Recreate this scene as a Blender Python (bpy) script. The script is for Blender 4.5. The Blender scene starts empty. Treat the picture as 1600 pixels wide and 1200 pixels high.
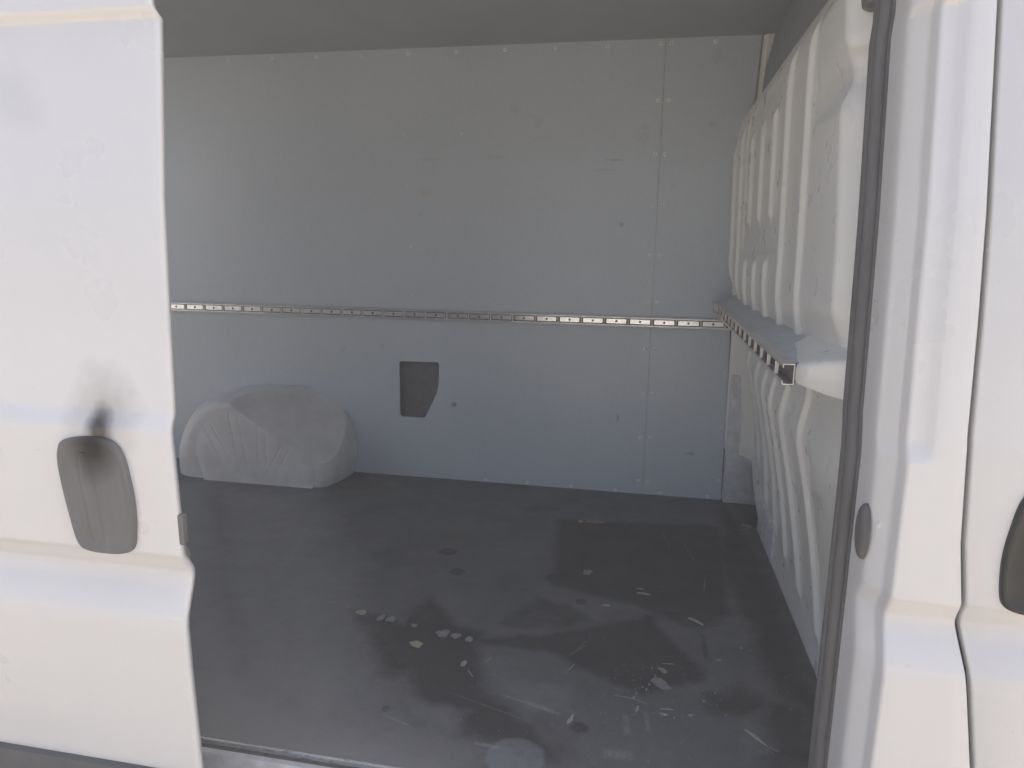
import bpy, bmesh, math, random
import numpy as np
from mathutils import Matrix, Vector
random.seed(7)
SC = bpy.context.scene
COL = SC.collection
# ------------------------------------------------------------------ camera
cam = bpy.data.cameras.new("camera")
cam.sensor_width = 36.0
cam.lens = 24.694
cam.clip_start = 0.02
cam.clip_end = 1000
camo = bpy.data.objects.new("camera", cam)
COL.objects.link(camo)
Rr = Vector((0.98190, 0.18861, 0.01714)); Ru = Vector((-0.04988, 0.17028, 0.98413)); Rf = Vector((-0.18270, 0.96718, -0.17660))
M = Matrix.Identity(4)
for i in range(3):
    M[i][0], M[i][1], M[i][2] = Rr[i], Ru[i], -Rf[i]
M.translation = (0, 0, 1.02358)
camo.matrix_world = M
SC.camera = camo
# ------------------------------------------------------------------ daylight
SUN_EL, SUN_AZ = 64.0, 42.0          # azimuth from +Y towards +X: the sun stands behind the van
world = bpy.data.worlds.new("World"); SC.world = world
world.use_nodes = True
wn = world.node_tree
bg = wn.nodes["Background"]
sky = wn.nodes.new("ShaderNodeTexSky")
sky.sky_type = 'NISHITA'; sky.sun_disc = False
sky.sun_elevation = math.radians(SUN_EL); sky.sun_rotation = math.radians(SUN_AZ)
sky.air_density = 0.72; sky.dust_density = 6.0; sky.ozone_density = 1.0
wn.links.new(sky.outputs[0], bg.inputs[0]); bg.inputs[1].default_value = 0.15
sl = bpy.data.lights.new("sun", 'SUN'); sl.energy = 4.2; sl.angle = math.radians(0.5); sl.color = (1.0, 0.95, 0.87)
so = bpy.data.objects.new("sun", sl); COL.objects.link(so)
e, a = math.radians(SUN_EL), math.radians(SUN_AZ)
so.rotation_euler = Vector((math.sin(a)*math.cos(e), math.cos(a)*math.cos(e), math.sin(e))).to_track_quat('Z', 'Y').to_euler()
SC.view_settings.view_transform = 'Standard'; SC.view_settings.look = 'None'
SC.view_settings.exposure = 1.12; SC.view_settings.gamma = 1.0
SC.cycles.max_bounces = 12; SC.cycles.diffuse_bounces = 8

# ------------------------------------------------------------------ materials
class NT:
    def __init__(s, name):
        s.m = bpy.data.materials.new(name); s.m.use_nodes = True
        s.t = s.m.node_tree; s.b = s.t.nodes["Principled BSDF"]
        s.tc = None
    def n(s, typ, **kw):
        o = s.t.nodes.new(typ)
        for k, v in kw.items():
            setattr(o, k, v)
        return o
    def l(s, a, b): s.t.links.new(a, b)
    def co(s):
        if s.tc is None: s.tc = s.n("ShaderNodeTexCoord")
        return s.tc.outputs["Object"]
    def noise(s, scale, detail=4, rough=.6, stretch=None, co=None, distortion=0):
        o = s.n("ShaderNodeTexNoise"); o.inputs["Scale"].default_value = scale
        o.inputs["Detail"].default_value = detail; o.inputs["Roughness"].default_value = rough
        o.inputs["Distortion"].default_value = distortion
        c = co or s.co()
        if stretch:
            mp = s.n("ShaderNodeMapping"); mp.inputs["Scale"].default_value = stretch
            s.l(c, mp.inputs[0]); c = mp.outputs[0]
        s.l(c, o.inputs["Vector"]); return o.outputs[0]
    def rng(s, v, a, b, c=0.0, d=1.0):
        o = s.n("ShaderNodeMapRange"); o.clamp = True
        for i, x in enumerate((a, b, c, d)): o.inputs[i+1].default_value = x
        s.l(v, o.inputs[0]); return o.outputs[0]
    def math(s, op, a, b=None):
        o = s.n("ShaderNodeMath", operation=op)
        for i, x in enumerate((a, b)):
            if x is None: continue
            if isinstance(x, (int, float)): o.inputs[i].default_value = x
            else: s.l(x, o.inputs[i])
        return o.outputs[0]
    def mix(s, f, a, b):
        o = s.n("ShaderNodeMix", data_type='RGBA')
        for sock, x in ((o.inputs[0], f), (o.inputs[6], a), (o.inputs[7], b)):
            if isinstance(x, (int, float)): sock.default_value = x
            elif isinstance(x, tuple): sock.default_value = x if len(x) == 4 else (*x, 1)
            else: s.l(x, sock)
        return o.outputs[2]
    def bump(s, h, strength, dist=.002):
        o = s.n("ShaderNodeBump"); o.inputs["Strength"].default_value = strength; o.inputs["Distance"].default_value = dist
        s.l(h, o.inputs["Height"]); s.l(o.outputs[0], s.b.inputs["Normal"])
    def base(s, c):
        if isinstance(c, tuple): s.b.inputs["Base Color"].default_value = (*c, 1)
        else: s.l(c, s.b.inputs["Base Color"])
    def rough(s, r):
        if isinstance(r, (int, float)): s.b.inputs["Roughness"].default_value = r
        else: s.l(r, s.b.inputs["Roughness"])
    def blob(s, centre, radius, warp, inner=0.25):
        """soft spot of dirt round a point of the thing"""
        v = s.n("ShaderNodeVectorMath", operation='SUBTRACT'); s.l(s.co(), v.inputs[0]); v.inputs[1].default_value = centre
        d = s.n("ShaderNodeVectorMath", operation='MULTIPLY'); s.l(v.outputs[0], d.inputs[0]); d.inputs[1].default_value = tuple(1/r for r in radius)
        ln = s.n("ShaderNodeVectorMath", operation='LENGTH'); s.l(d.outputs[0], ln.inputs[0])
        x = s.math('ADD', ln.outputs["Value"], warp)
        return s.rng(x, inner, 1.0, 1.0, 0.0)

def simple(name, col, rough, metal=0.0, var=.12, scale=12, bump=0.0, bscale=200, coat=0.0, rvar=.1, stretch=None):
    s = NT(name)
    f = s.rng(s.noise(scale, 5, .6, stretch), .3, .7)
    lo = tuple(max(0, c*(1-var)) for c in col); hi = tuple(min(1, c*(1+var)) for c in col)
    s.base(s.mix(f, lo, hi))
    s.rough(s.rng(s.noise(scale*2.7, 4, .6, stretch), .3, .7, max(.02, rough-rvar), min(1, rough+rvar)))
    s.b.inputs["Metallic"].default_value = metal
    if coat: s.b.inputs["Coat Weight"].default_value = coat; s.b.inputs["Coat Roughness"].default_value = .06
    if bump: s.bump(s.noise(bscale, 3), bump)
    return s.m

def paint_white(name, grime=(), tint=(.77, .76, .74)):
    s = NT(name)
    f = s.rng(s.noise(3.0, 6, .65), .35, .7)
    c = s.mix(f, tuple(t*.985 for t in tint), tint)
    speck = s.rng(s.noise(160, 2, .5), .735, .76)
    c = s.mix(s.math('MULTIPLY', speck, .2), c, (.30, .27, .23))
    w = s.math('MULTIPLY', s.math('SUBTRACT', s.noise(17, 4), .5), .7)
    for cen, rad, col, amt, inner in grime:
        c = s.mix(s.math('MULTIPLY', s.blob(cen, rad, w, inner), amt), c, col)
    s.base(c)
    s.rough(s.rng(s.noise(3, 4, .6), .3, .75, .26, .34))
    s.b.inputs["Coat Weight"].default_value = .6; s.b.inputs["Coat Roughness"].default_value = .05
    return s.m

SMUDGE = (.035, .027, .019)
M_DOOR = paint_white("white_door_paint", grime=[((-.884, .99, .752), (.080, .2, .100), SMUDGE, .46, .0), ((-.889, .99, .724), (.032, .2, .062), SMUDGE, .98, .22),
                                                ((-1.06, 1.05, 1.28), (.07, .2, .06), (.45, .45, .46), .22, .1), ((-1.02, 1.05, 1.24), (.05, .2, .04), (.45, .45, .46), .16, .1)])
M_BODY = paint_white("white_body_paint")
M_FDOOR = paint_white("white_front_door_paint")
# inside of the bulkhead: thin creamy-white primer paint with scuffs
s = NT("thin_white_primer_paint")
c = s.mix(s.rng(s.noise(5, 6, .65), .3, .7), (.765, .755, .705), (.815, .805, .755))
sc1 = s.rng(s.noise(26, 7, .8, (1, 2.2, .6)), .66, .71)
c = s.mix(s.math('MULTIPLY', sc1, .12), c, (.40, .37, .33))
c = s.mix(s.math('MULTIPLY', s.rng(s.noise(75, 3, .6), .785, .80), .5), c, (.12, .11, .10))
s.base(c); s.rough(s.rng(s.noise(14, 5), .3, .7, .24, .42)); s.b.inputs["Coat Weight"].default_value = .35; s.b.inputs["Coat Roughness"].default_value = .12
s.bump(s.noise(30, 4), .03, .004); M_BULK = s.m
M_SHELF = simple("grey_primer_shelf", (.52, .55, .565), .4, var=.1, scale=20)
# lining panels
def lining(name, marks):
    s = NT(name)
    c = s.mix(s.rng(s.noise(1.6, 5, .6), .3, .7), (.555, .605, .645), (.600, .648, .685))
    c = s.mix(s.math('MULTIPLY', s.rng(s.noise(90, 4, .7), .45, .75), .10), c, (.22, .225, .23))
    c = s.mix(s.math('MULTIPLY', s.rng(s.noise(11, 7, .85, (1, 1, 2.6)), .70, .75), .05), c, (.20, .195, .185))
    c = s.mix(s.math('MULTIPLY', s.rng(s.noise(8, 7, .8, (.4, 1, 5)), .66, .72), .12), c, (.50, .50, .49))
    w = s.math('MULTIPLY', s.math('SUBTRACT', s.noise(60, 5, .7), .5), 2.2)
    for cen, rad, col, amt in marks:
        c = s.mix(s.math('MULTIPLY', s.blob(cen, rad, w, .3), amt), c, col)
    s.base(c); s.rough(s.rng(s.noise(6, 5), .3, .7, .27, .40)); s.bump(s.noise(700, 2), .06, .0006)
    return s.m
RUST = (.52, .34, .24)
M_WALL = lining("grey_coated_lining", [((-.958, 3.045, 1.44), (.06, .1, .009), RUST, .28), ((-.66, 3.045, 1.445), (.05, .1, .010), RUST, .28),
    ((-.972, 3.045, 1.297), (.032, .1, .016), RUST, .28), ((-.045, 3.045, 1.556), (.03, .1, .014), RUST, .28),
    ((-.845, 3.045, .357), (.018, .1, .014), (.16, .16, .16), .7), ((-.10, 3.045, .34), (.008, .1, .02), (.2, .2, .2), .5),
    ((-.12, 3.045, 1.17), (.012, .1, .012), (.25, .25, .25), .5), ((-.16, 3.045, 1.43), (.05, .1, .006), (.3, .29, .29), .35), ((-.2, 3.045, 1.39), (.04, .1, .006), (.3, .29, .29), .3)])
M_WALL2 = lining("grey_coated_lining_narrow", [((.22, 3.045, 1.565), (.03, .1, .012), RUST, .3), ((.22, 3.045, .2), (.03, .1, .008), (.15, .15, .15), .4)])
M_CEIL = simple("grey_ceiling_board", (.425, .445, .460), .6, var=.05, scale=2, bump=.05, bscale=500)
M_CAV = simple("dark_grey_backing", (.17, .17, .175), .9, var=.1, scale=60, bump=.2)
M_BEAM = simple("dark_blue_grey_beam", (.27, .285, .30), .8, var=.08, scale=30, bump=.1)  # dark blue-grey tone of the roof beam
M_RUB = simple("streaky_grey_rubber", (.135, .130, .127), .66, var=.18, scale=40, stretch=(1, 1, .15), bump=.15, bscale=300)  # mid-grey rubber with streaky tone
M_GAP = simple("dark_gap_rubber", (.045, .045, .048), .7)
M_BLK = simple("black_handle_plastic", (.020, .020, .020), .36, var=.15, bump=.05, bscale=600)
s = NT("glare_grey_plastic")  # black handle plastic with lens glare painted in as grey
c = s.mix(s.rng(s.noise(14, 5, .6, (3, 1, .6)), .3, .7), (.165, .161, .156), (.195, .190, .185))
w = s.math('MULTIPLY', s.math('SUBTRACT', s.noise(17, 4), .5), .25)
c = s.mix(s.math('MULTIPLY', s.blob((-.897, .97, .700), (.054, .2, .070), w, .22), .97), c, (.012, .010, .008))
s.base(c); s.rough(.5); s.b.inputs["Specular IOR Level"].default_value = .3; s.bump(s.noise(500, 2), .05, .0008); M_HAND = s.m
M_LATCH = simple("grey_latch_plastic", (.16, .158, .152), .5)
M_MOULD = simple("grey_moulding_plastic", (.10, .10, .102), .55, bump=.1, bscale=500)
M_ALU = simple("brushed_aluminium", (.82, .82, .81), .30, metal=.55, var=.10, scale=30, stretch=(.3, 1, 3), rvar=.08)
M_RAIL = simple("zinc_plated_rail", (.62, .61, .59), .36, metal=.75, var=.14, scale=18, stretch=(.6, 1, 1), rvar=.1)
M_RAILIN = simple("shaded_rail_channel", (.16, .14, .12), .6)  # recess shade painted dark on the channel's inner web
M_PLATE = simple("polished_zinc_plate", (.78, .78, .77), .20, metal=.9, var=.08, scale=25, rvar=.05)
M_SLAT = simple("lit_zinc_bar", (.80, .72, .64), .45, metal=.0, var=.08, scale=40)  # door light caught by the bars, put into their pale colour
M_RIV = simple("grey_rivet", (.22, .22, .22), .45, metal=.5)
M_SCR = simple("pale_screw_head", (.86, .855, .83), .4, metal=.0, var=.06, scale=90)
M_SCRD = simple("dark_screw_socket", (.16, .15, .14), .5)
M_BATT = simple("brown_plywood_edge", (.50, .42, .36), .8, var=.25, scale=40)
M_ARCH = simple("grey_moulded_plastic", (.69, .685, .67), .42, var=.10, scale=9, bump=.06, bscale=350)
M_SILL = simple("white_sill_paint", (.62, .63, .63), .35, var=.15, scale=25)
M_SILLGAP = simple("sill_dirt_gap_shade", (.15, .135, .12), .8, var=.3, scale=50)  # sill dirt; also colours the painted gap-shadow lines at the shelf
M_TYRE = simple("tyre_rubber", (.03, .03, .03), .85)
M_RIM = simple("steel_rim", (.35, .35, .36), .45, metal=.6)
# floor
s = NT("worn_dark_floor_board")
at = s.n("ShaderNodeAttribute"); at.attribute_name = "wear_glare"
sep = s.n("ShaderNodeSeparateColor"); s.l(at.outputs["Color"], sep.inputs[0])
c = s.mix(s.rng(s.noise(3.5, 7, .7), .3, .72), (.128, .126, .125), (.182, .180, .178))
c = s.mix(s.math('MULTIPLY', s.rng(s.noise(46, 6, .75), .42, .72), .30), c, (.085, .083, .081))
edge = s.math('ADD', sep.outputs[0], s.math('MULTIPLY', s.math('SUBTRACT', s.noise(13, 9, .78), .5), 1.0))
c = s.mix(s.rng(edge, .25, .75, 0, .78), c, (.050, .047, .045))                         # wet / oily stains
dust_glr = s.math('ADD', sep.outputs[1], s.math('MULTIPLY', s.math('SUBTRACT', s.noise(15, 8, .75), .5), .8))
c = s.mix(s.rng(dust_glr, .15, .95, 0, .80), c, (.30, .297, .288))                           # lens glare painted pale at left, plus dust patches
blot = s.math('ADD', sep.outputs[2], s.math('MULTIPLY', s.math('SUBTRACT', s.noise(40, 7, .8), .5), .9))
c = s.mix(s.rng(blot, .35, .75, 0, .5), c, (.30, .315, .32))                            # dried pale spill
c = s.mix(s.math('MULTIPLY', s.rng(s.noise(24, 7, .85, (.12, 1.6, 1)), .66, .72), .30), c, (.26, .255, .25))
c = s.mix(s.math('MULTIPLY', s.rng(s.noise(30, 6, .85, (1.3, .22, 1)), .69, .75), .25), c, (.24, .235, .23))
c = s.mix(s.math('MULTIPLY', s.rng(s.noise(210, 3, .6), .70, .76), .5), c, (.32, .30, .27))
SCN = s.rng(s.noise(95, 6, .8, (1, .5, 1)), .36, .62)
def scratch(s, c, ax, ay, bx, by, w, amt, col=(.40, .39, .37)):
    L = math.hypot(bx-ax, by-ay); ux, uy = (bx-ax)/L, (by-ay)/L
    v = s.n("ShaderNodeVectorMath", operation='SUBTRACT'); s.l(s.co(), v.inputs[0]); v.inputs[1].default_value = ((ax+bx)/2, (ay+by)/2, 0)
    d1 = s.n("ShaderNodeVectorMath", operation='DOT_PRODUCT'); s.l(v.outputs[0], d1.inputs[0]); d1.inputs[1].default_value = (ux, uy, 0)
    d2 = s.n("ShaderNodeVectorMath", operation='DOT_PRODUCT'); s.l(v.outputs[0], d2.inputs[0]); d2.inputs[1].default_value = (-uy, ux, 0)
    m1 = s.rng(s.math('ABSOLUTE', d1.outputs["Value"]), L*.35, L*.5, 1, 0)
    m2 = s.rng(s.math('ABSOLUTE', d2.outputs["Value"]), w*.3, w, 1, 0)
    k = s.math('MULTIPLY', s.math('MULTIPLY', s.math('MULTIPLY', m1, m2), amt), SCN)
    return s.mix(k, c, col)
SCR = [((.025, 2.78), (-.135, 2.80), .003, .5), ((-.02, 2.735), (-.20, 2.745), .003, .4), ((.175, 2.53), (.21, 2.36), .003, .4), ((.235, 2.255), (.22, 2.12), .0022, .8),
       ((-.55, 1.36), (-.46, 1.33), .003, .6), ((-.32, 1.31), (-.26, 1.305), .007, .7), ((-.14, 1.44), (-.30, 1.49), .006, .45), ((-.16, 1.45), (-.24, 1.475), .010, .4),
       ((-.05, 1.335), (.02, 1.34), .02, .45), ((.0, 1.48), (.005, 1.40), .012, .35), ((.045, 1.50), (.05, 1.42), .008, .35), ((-.14, 1.72), (-.105, 1.79), .002, .5),
       ((-.70, 2.07), (-.42, 2.06), .003, .28), ((-.60, 2.55), (-.40, 2.56), .004, .25), ((-.16, 1.68), (-.115, 1.75), .004, .4), ((.13, 2.45), (.10, 2.62), .003, .3),
       ((.21, 1.90), (.255, 1.925), .003, .4), ((-.20, 1.40), (-.42, 1.47), .003, .3), ((.30, 1.80), (.33, 1.83), .003, .3)]
for A, B, w_, k_ in SCR:
    c = scratch(s, c, A[0], A[1], B[0], B[1], w_, k_)
s.base(c)
s.rough(s.rng(s.noise(8, 6, .7), .3, .7, .46, .68)); s.b.inputs["Specular IOR Level"].default_value = .4
s.bump(s.noise(260, 4, .7), .10, .0015); M_FLOOR = s.m
s = NT("light_concrete_paving")
s.base(s.mix(s.rng(s.noise(2.0, 8, .7), .3, .7), (.25, .222, .18), (.31, .276, .225))); s.rough(.9); s.bump(s.noise(60, 5), .3, .004); M_GROUND = s.m

# ------------------------------------------------------------------ mesh helpers
def finish(name, me, mat, parent=None, loc=None, smooth=False, kind=None):
    for m in (mat if isinstance(mat, (list, tuple)) else [mat]):
        me.materials.append(m)
    if smooth:
        me.polygons.foreach_set("use_smooth", [True]*len(me.polygons))
    o = bpy.data.objects.new(name, me); COL.objects.link(o)
    if parent is not None: o.parent = parent
    if loc is not None: o.location = loc
    if kind: o["kind"] = kind
    return o
def from_bm(name, bm, mat, parent=None, loc=None, smooth=False, kind=None):
    bmesh.ops.recalc_face_normals(bm, faces=bm.faces)
    me = bpy.data.meshes.new(name); bm.to_mesh(me); bm.free()
    return finish(name, me, mat, parent, loc, smooth, kind)
def auto(o, deg=35):
    me = o.data
    me.polygons.foreach_set("use_smooth", [True]*len(me.polygons))
    bm = bmesh.new(); bm.from_mesh(me)
    for ed in bm.edges:
        ed.smooth = not (len(ed.link_faces) == 2 and ed.calc_face_angle(0) > math.radians(deg))
    bm.to_mesh(me); bm.free(); return o
def box(bm, x0, x1, y0, y1, z0, z1, bev=0):
    r = bmesh.ops.create_cube(bm, size=1)
    vs = r["verts"]
    for v in vs:
        v.co = Vector((x0+(v.co.x+.5)*(x1-x0), y0+(v.co.y+.5)*(y1-y0), z0+(v.co.z+.5)*(z1-z0)))
    if bev:
        es = list({ed for v in vs for ed in v.link_edges})
        bmesh.ops.bevel(bm, geom=es, offset=bev, segments=2, affect='EDGES', profile=.6)
def grid(P, flip=False):
    """P: array (n, m, 3) of points -> mesh"""
    n, m = P.shape[:2]
    me = bpy.data.meshes.new("sheet")
    idx = np.arange(n*m).reshape(n, m)
    q = np.stack([idx[:-1, :-1], idx[:-1, 1:], idx[1:, 1:], idx[1:, :-1]], -1).reshape(-1, 4)
    if flip: q = q[:, ::-1]
    me.from_pydata(P.reshape(-1, 3).tolist(), [], q.tolist()); return me
def loft(sections, closed=False, caps=False):
    """sections: list of equal-length rings of points"""
    bm = bmesh.new()
    R = [[bm.verts.new(p) for p in sec] for sec in sections]
    k = len(R[0])
    for A, B in zip(R[:-1], R[1:]):
        for i in range(k if closed else k-1):
            j = (i+1) % k
            bm.faces.new((A[i], A[j], B[j], B[i]))
    if caps:
        bm.faces.new(R[0][::-1]); bm.faces.new(R[-1])
    return bm
def lin(x, xs, ys): return np.interp(x, xs, ys)
def sstep(x, a, b):
    t = np.clip((x-a)/(b-a), 0, 1); return t*t*(3-2*t)
def plate_with_holes(name, outer, holes, y_front, thick, mat, parent):
    """board in the XZ plane with cut-outs"""
    cu = bpy.data.curves.new(name, 'CURVE'); cu.dimensions = '2D'; cu.fill_mode = 'BOTH'; cu.extrude = thick/2
    for ring in [outer]+holes:
        sp = cu.splines.new('POLY'); sp.points.add(len(ring)-1); sp.use_cyclic_u = True
        for p_, r_ in zip(sp.points, ring): p_.co = (r_[0], r_[1], 0, 1)
    tmp = bpy.data.objects.new("tmp", cu); COL.objects.link(tmp)
    dg = bpy.context.evaluated_depsgraph_get(); me = bpy.data.meshes.new_from_object(tmp.evaluated_get(dg))
    bpy.data.objects.remove(tmp); bpy.data.curves.remove(cu)
    for v in me.vertices:
        x, z, t = v.co; v.co = (x, y_front+thick/2+t, z)
    bm = bmesh.new(); bm.from_mesh(me); bmesh.ops.remove_doubles(bm, verts=bm.verts, dist=1e-5); bpy.data.meshes.remove(me)
    return from_bm(name, bm, mat, parent)
def rounded(poly, r, n=5):
    out = []
    for i, p in enumerate(poly):
        p = np.array(p, float); a = np.array(poly[i-1], float); b = np.array(poly[(i+1) % len(poly)], float)
        da = (a-p)/np.linalg.norm(a-p); db = (b-p)/np.linalg.norm(b-p)
        rr = r[i] if isinstance(r, (list, tuple)) else r
        for k in range(n+1):
            t = k/n; out.append(tuple((1-t)**2*(p+da*rr)+2*t*(1-t)*p+t*t*(p+db*rr)))
    return out
def smooth_closed(pts, n):
    """Catmull-Rom through closed points"""
    P = np.array(pts, float); k = len(P); out = []
    for i in range(k):
        p0, p1, p2, p3 = P[i-1], P[i], P[(i+1) % k], P[(i+2) % k]
        for j in range(n):
            t = j/n
            out.append(.5*((2*p1)+(-p0+p2)*t+(2*p0-5*p1+4*p2-p3)*t*t+(-p0+3*p1-3*p2+p3)*t**3))
    return np.array(out)

# ------------------------------------------------------------------ the ground
g = grid(np.array([[[x, y, -.56] for y in (-120, -20, 0, 20, 120)] for x in (-120, -20, 0, 20, 120)], float))
ground = finish("ground", g, M_GROUND, kind="structure")
bm = bmesh.new(); bm.from_mesh(g); bmesh.ops.recalc_face_normals(bm, faces=bm.faces)
if bm.faces[:][0].normal.z < 0: bmesh.ops.reverse_faces(bm, faces=bm.faces)
bm.to_mesh(g); bm.free()

# ------------------------------------------------------------------ the van
van = bpy.data.objects.new("cargo_van", None); COL.objects.link(van)
van["label"] = "white panel van with its side door slid open onto an empty grey-lined load bay"
van["category"] = "van"
D = 3.049            # inner face of the far lining
CEIL = 1.893

# body side section: inward offset of the skin at height z
def tumble(z): return .075*np.maximum(0, z-.765)+.06*np.maximum(0, z-1.1)
def groove(z):
    return np.interp(z, [-1, .10, .30, .385, .405, .43, .455, .472, .482, .495, .512, .520, 3], [.004, .002, -.003, -.005, -.003, .006, .016, .0205, .0205, .014, .003, 0, 0])
def stamp(z): return .013*(sstep(z, .728, .768)-sstep(z, 1.386, 1.404))
ZS = np.unique(np.concatenate([np.linspace(-.35, .35, 15), np.linspace(.35, .56, 64), np.linspace(.56, .70, 6), np.linspace(.70, .80, 30), np.linspace(.80, 1.37, 20), np.linspace(1.37, 1.42, 20), np.linspace(1.42, 2.0, 16)]))

# sliding door ------------------------------------------------
SD = .990
zs = ZS[ZS >= .09]
xe = np.interp(zs, [.1, .3, .5, .76, .94, 1.09, 1.3, 1.39, 1.41, 1.6, 2.0], [-.743, -.747, -.748, -.757, -.764, -.769, -.777, -.781, -.787, -.800, -.83])
yo = SD + tumble(zs)+groove(zs)+stamp(zs)
cols = []
for x_ in (-2.05, -1.6, -1.2, -1.0, -.85):
    cols.append(np.stack([np.full_like(zs, x_), yo, zs], -1))
for dx, dy in ((-.010, 0), (-.0045, .0003), (-.0018, .0015), (-.0004, .0035), (0, .006), (-.001, .0135), (-.012, .0150), (-.05, .07), (-.35, .075)):
    cols.append(np.stack([xe+dx, yo+dy, zs], -1))
sdoor = finish("sliding_door", grid(np.array(cols)), M_DOOR, van, smooth=True)
sdoor["label"] = "sliding side door pushed back, dark smudge over its grey handle"
# lower moulding of the sliding door
prof = [(.0, .103), (-.012, .100), (-.016, .085), (-.016, -.16), (-.008, -.18), (.03, -.18)]
ms = [[(x_, SD+.003+dy, z_) for dy, z_ in prof] for x_ in (-2.05, -.757, -.749)]
ms[2] = [(x_, y_+.012, z_) for x_, y_, z_ in ms[2]]
auto(from_bm("side_moulding", loft(ms, caps=True), M_MOULD, sdoor))

def handle(name, outline, ysurf, mat, parent, mirror=None):
    O = smooth_closed(outline, 6)
    c0 = O.mean(0)
    secs = []
    for sc_, out in ((1.0, -.004), (1.0, .003), (.988, .0075), (.965, .0098), (.935, .0104), (.90, .0092), (.85, .0066), (.70, .0050), (.45, .0046), (.18, .0045)):
        ring = []
        for q in O:
            v = c0+(q-c0)*sc_
            x_ = v[0] if mirror is None else mirror-v[0]
            ring.append((x_, ysurf(v[1])-out, v[1]))
        secs.append(ring)
    bm = loft(secs, closed=True)
    bm.faces.new([v for v in bm.verts][-len(O):])
    # pull bar across the cup
    bar = []
    for t in np.linspace(0, 1, 9):
        z_ = c0[1]-.078+.156*t
        cx = c0[0]-.014+(.02*(1-t)-.010)*1.0
        h_ = -.0004+.0022*math.sin(math.pi*t)**.6
        ring = []
        for an in np.linspace(0, 2*math.pi, 12, endpoint=False):
            x_ = cx+.014*math.cos(an); x_ = x_ if mirror is None else mirror-x_
            ring.append((x_, ysurf(z_)-h_+.006*math.sin(an)-.002, z_))
        bar.append(ring)
    b2 = loft(bar, closed=True, caps=True)
    me2 = bpy.data.meshes.new("t"); b2.to_mesh(me2); b2.free(); bm.from_mesh(me2); bpy.data.meshes.remove(me2)
    return auto(from_bm(name, bm, mat, parent), 50)
HO = [(-.951, .711), (-.905, .718), (-.862, .713), (-.842, .690), (-.832, .645), (-.827, .600), (-.829, .555), (-.836, .526), (-.858, .514), (-.895, .511), (-.928, .515), (-.943, .532), (-.953, .575), (-.962, .625), (-.967, .670), (-.964, .697)]
ys = lambda z: SD+float(tumble(np.array(z))+groove(np.array(z)))
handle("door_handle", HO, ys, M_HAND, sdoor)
bm = bmesh.new(); box(bm, -.7535, -.7415, SD+.001, SD+.014, .538, .592, .004)
auto(from_bm("door_latch", bm, M_LATCH, sdoor))

# door pillar --------------------------------------------------
BY = 1.10
zs = ZS
Yo = BY+tumble(zs)+groove(zs)
st = stamp(zs)
xg = np.interp(zs, [-.3, 0, .26, .41, .477, .514, .615, .78, .947, 1.17, 1.39, 2.0], [.62, .577, .537, .512, .499, .496, .483, .473, .472, .467, .463, .455])
def col(x_, y_): return np.stack([x_ if not np.isscalar(x_) else np.full_like(zs, x_), y_, zs], -1)
pc = [col(xg-.0035, Yo+.035), col(xg-.0035, Yo+.006), col(xg-.0042, Yo+.002), col(xg-.0062, Yo)]
for f_ in (.15, .3, .45): pc.append(col(xg-.0062+(0.428-xg+.0062)*f_/.45, Yo))
for x_, k_ in ((.424, .2), (.420, .5), (.415, .8), (.410, 1.0)): pc.append(col(x_, Yo+st*k_))
Yi = Yo+st
gi = groove(zs)
pc += [col(.398, Yi), col(.395, Yi+.0008), col(.3928, Yi+.003), col(.3915, Yi+.007), col(.3885, Yi+.022), col(.387, Yi+.027), col(.384, Yi+.031),
       col(.380, Yi+.036), col(.372, Yi+.047), col(.3685, Yi+.053), col(.3665, Yi+.058), col(.3655, Yi+.065), col(.3650, Yi+.09), col(.3645, Yi+.132)]
pillar = finish("door_pillar", grid(np.array(pc), flip=True), M_BODY, van, smooth=True)
# panel gap and its dark lining
gp = np.array([np.stack([xg-.006, Yo+.020, zs], -1), np.stack([xg+.012, Yo+.020, zs], -1)])
finish("gap_seal", grid(gp), M_GAP, pillar)
# rubber buffer on the jamb
o_ = [];
for k in range(9):
    sc_, out = [(1, 0), (1, .003), (.96, .006), (.88, .0085), (.75, .010), (.55, .011), (.35, .0115), (.15, .0118), (.02, .0118)][k]
    o_.append([(.3652-out, 1.166+.026*sc_*math.cos(t)*(1.0 if math.cos(t) > 0 else .8), .598+.047*sc_*math.sin(t)) for t in np.linspace(0, 2*math.pi, 32, endpoint=False)])
bm = loft(o_, closed=True, caps=True)
auto(from_bm("rubber_buffer", bm, M_RUB, pillar))
# small plug in the jamb
bm = bmesh.new(); bmesh.ops.create_uvsphere(bm, u_segments=16, v_segments=8, radius=.006)
for v in bm.verts: v.co = Vector((v.co.x*.9+.378, v.co.y*.4+1.141, v.co.z*1.0+.618))
from_bm("jamb_plug", bm, M_BODY, pillar, smooth=True)
# door seal: bulb plus flange lip
def strip(name, pts, mat, parent):
    secs = []
    zz = np.linspace(-.02, 1.95, 60)
    for z_ in zz:
        y0 = BY+float(tumble(np.array(z_))+stamp(np.array(z_)))
        secs.append([(x_, y0+dy, z_) for x_, dy in pts])
    return auto(from_bm(name, loft(secs, closed=True, caps=True), mat, parent), 50)
bulb = [(.3555+.0115*math.cos(t), .142+.014*math.sin(t)) for t in np.linspace(0, 2*math.pi, 14, endpoint=False)]
seal = strip("door_seal", bulb, M_RUB, van)
strip("seal_lip", [(.3645, .126), (.3645, .150), (.352, .152), (.3465, .150), (.3465, .146), (.358, .144), (.360, .126)], M_RUB, seal)
strip("seal_carrier", [(.3535+.0115*math.cos(t), .163+.013*math.sin(t)) for t in np.linspace(0, 2*math.pi, 12, endpoint=False)], M_RUB, seal)

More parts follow.
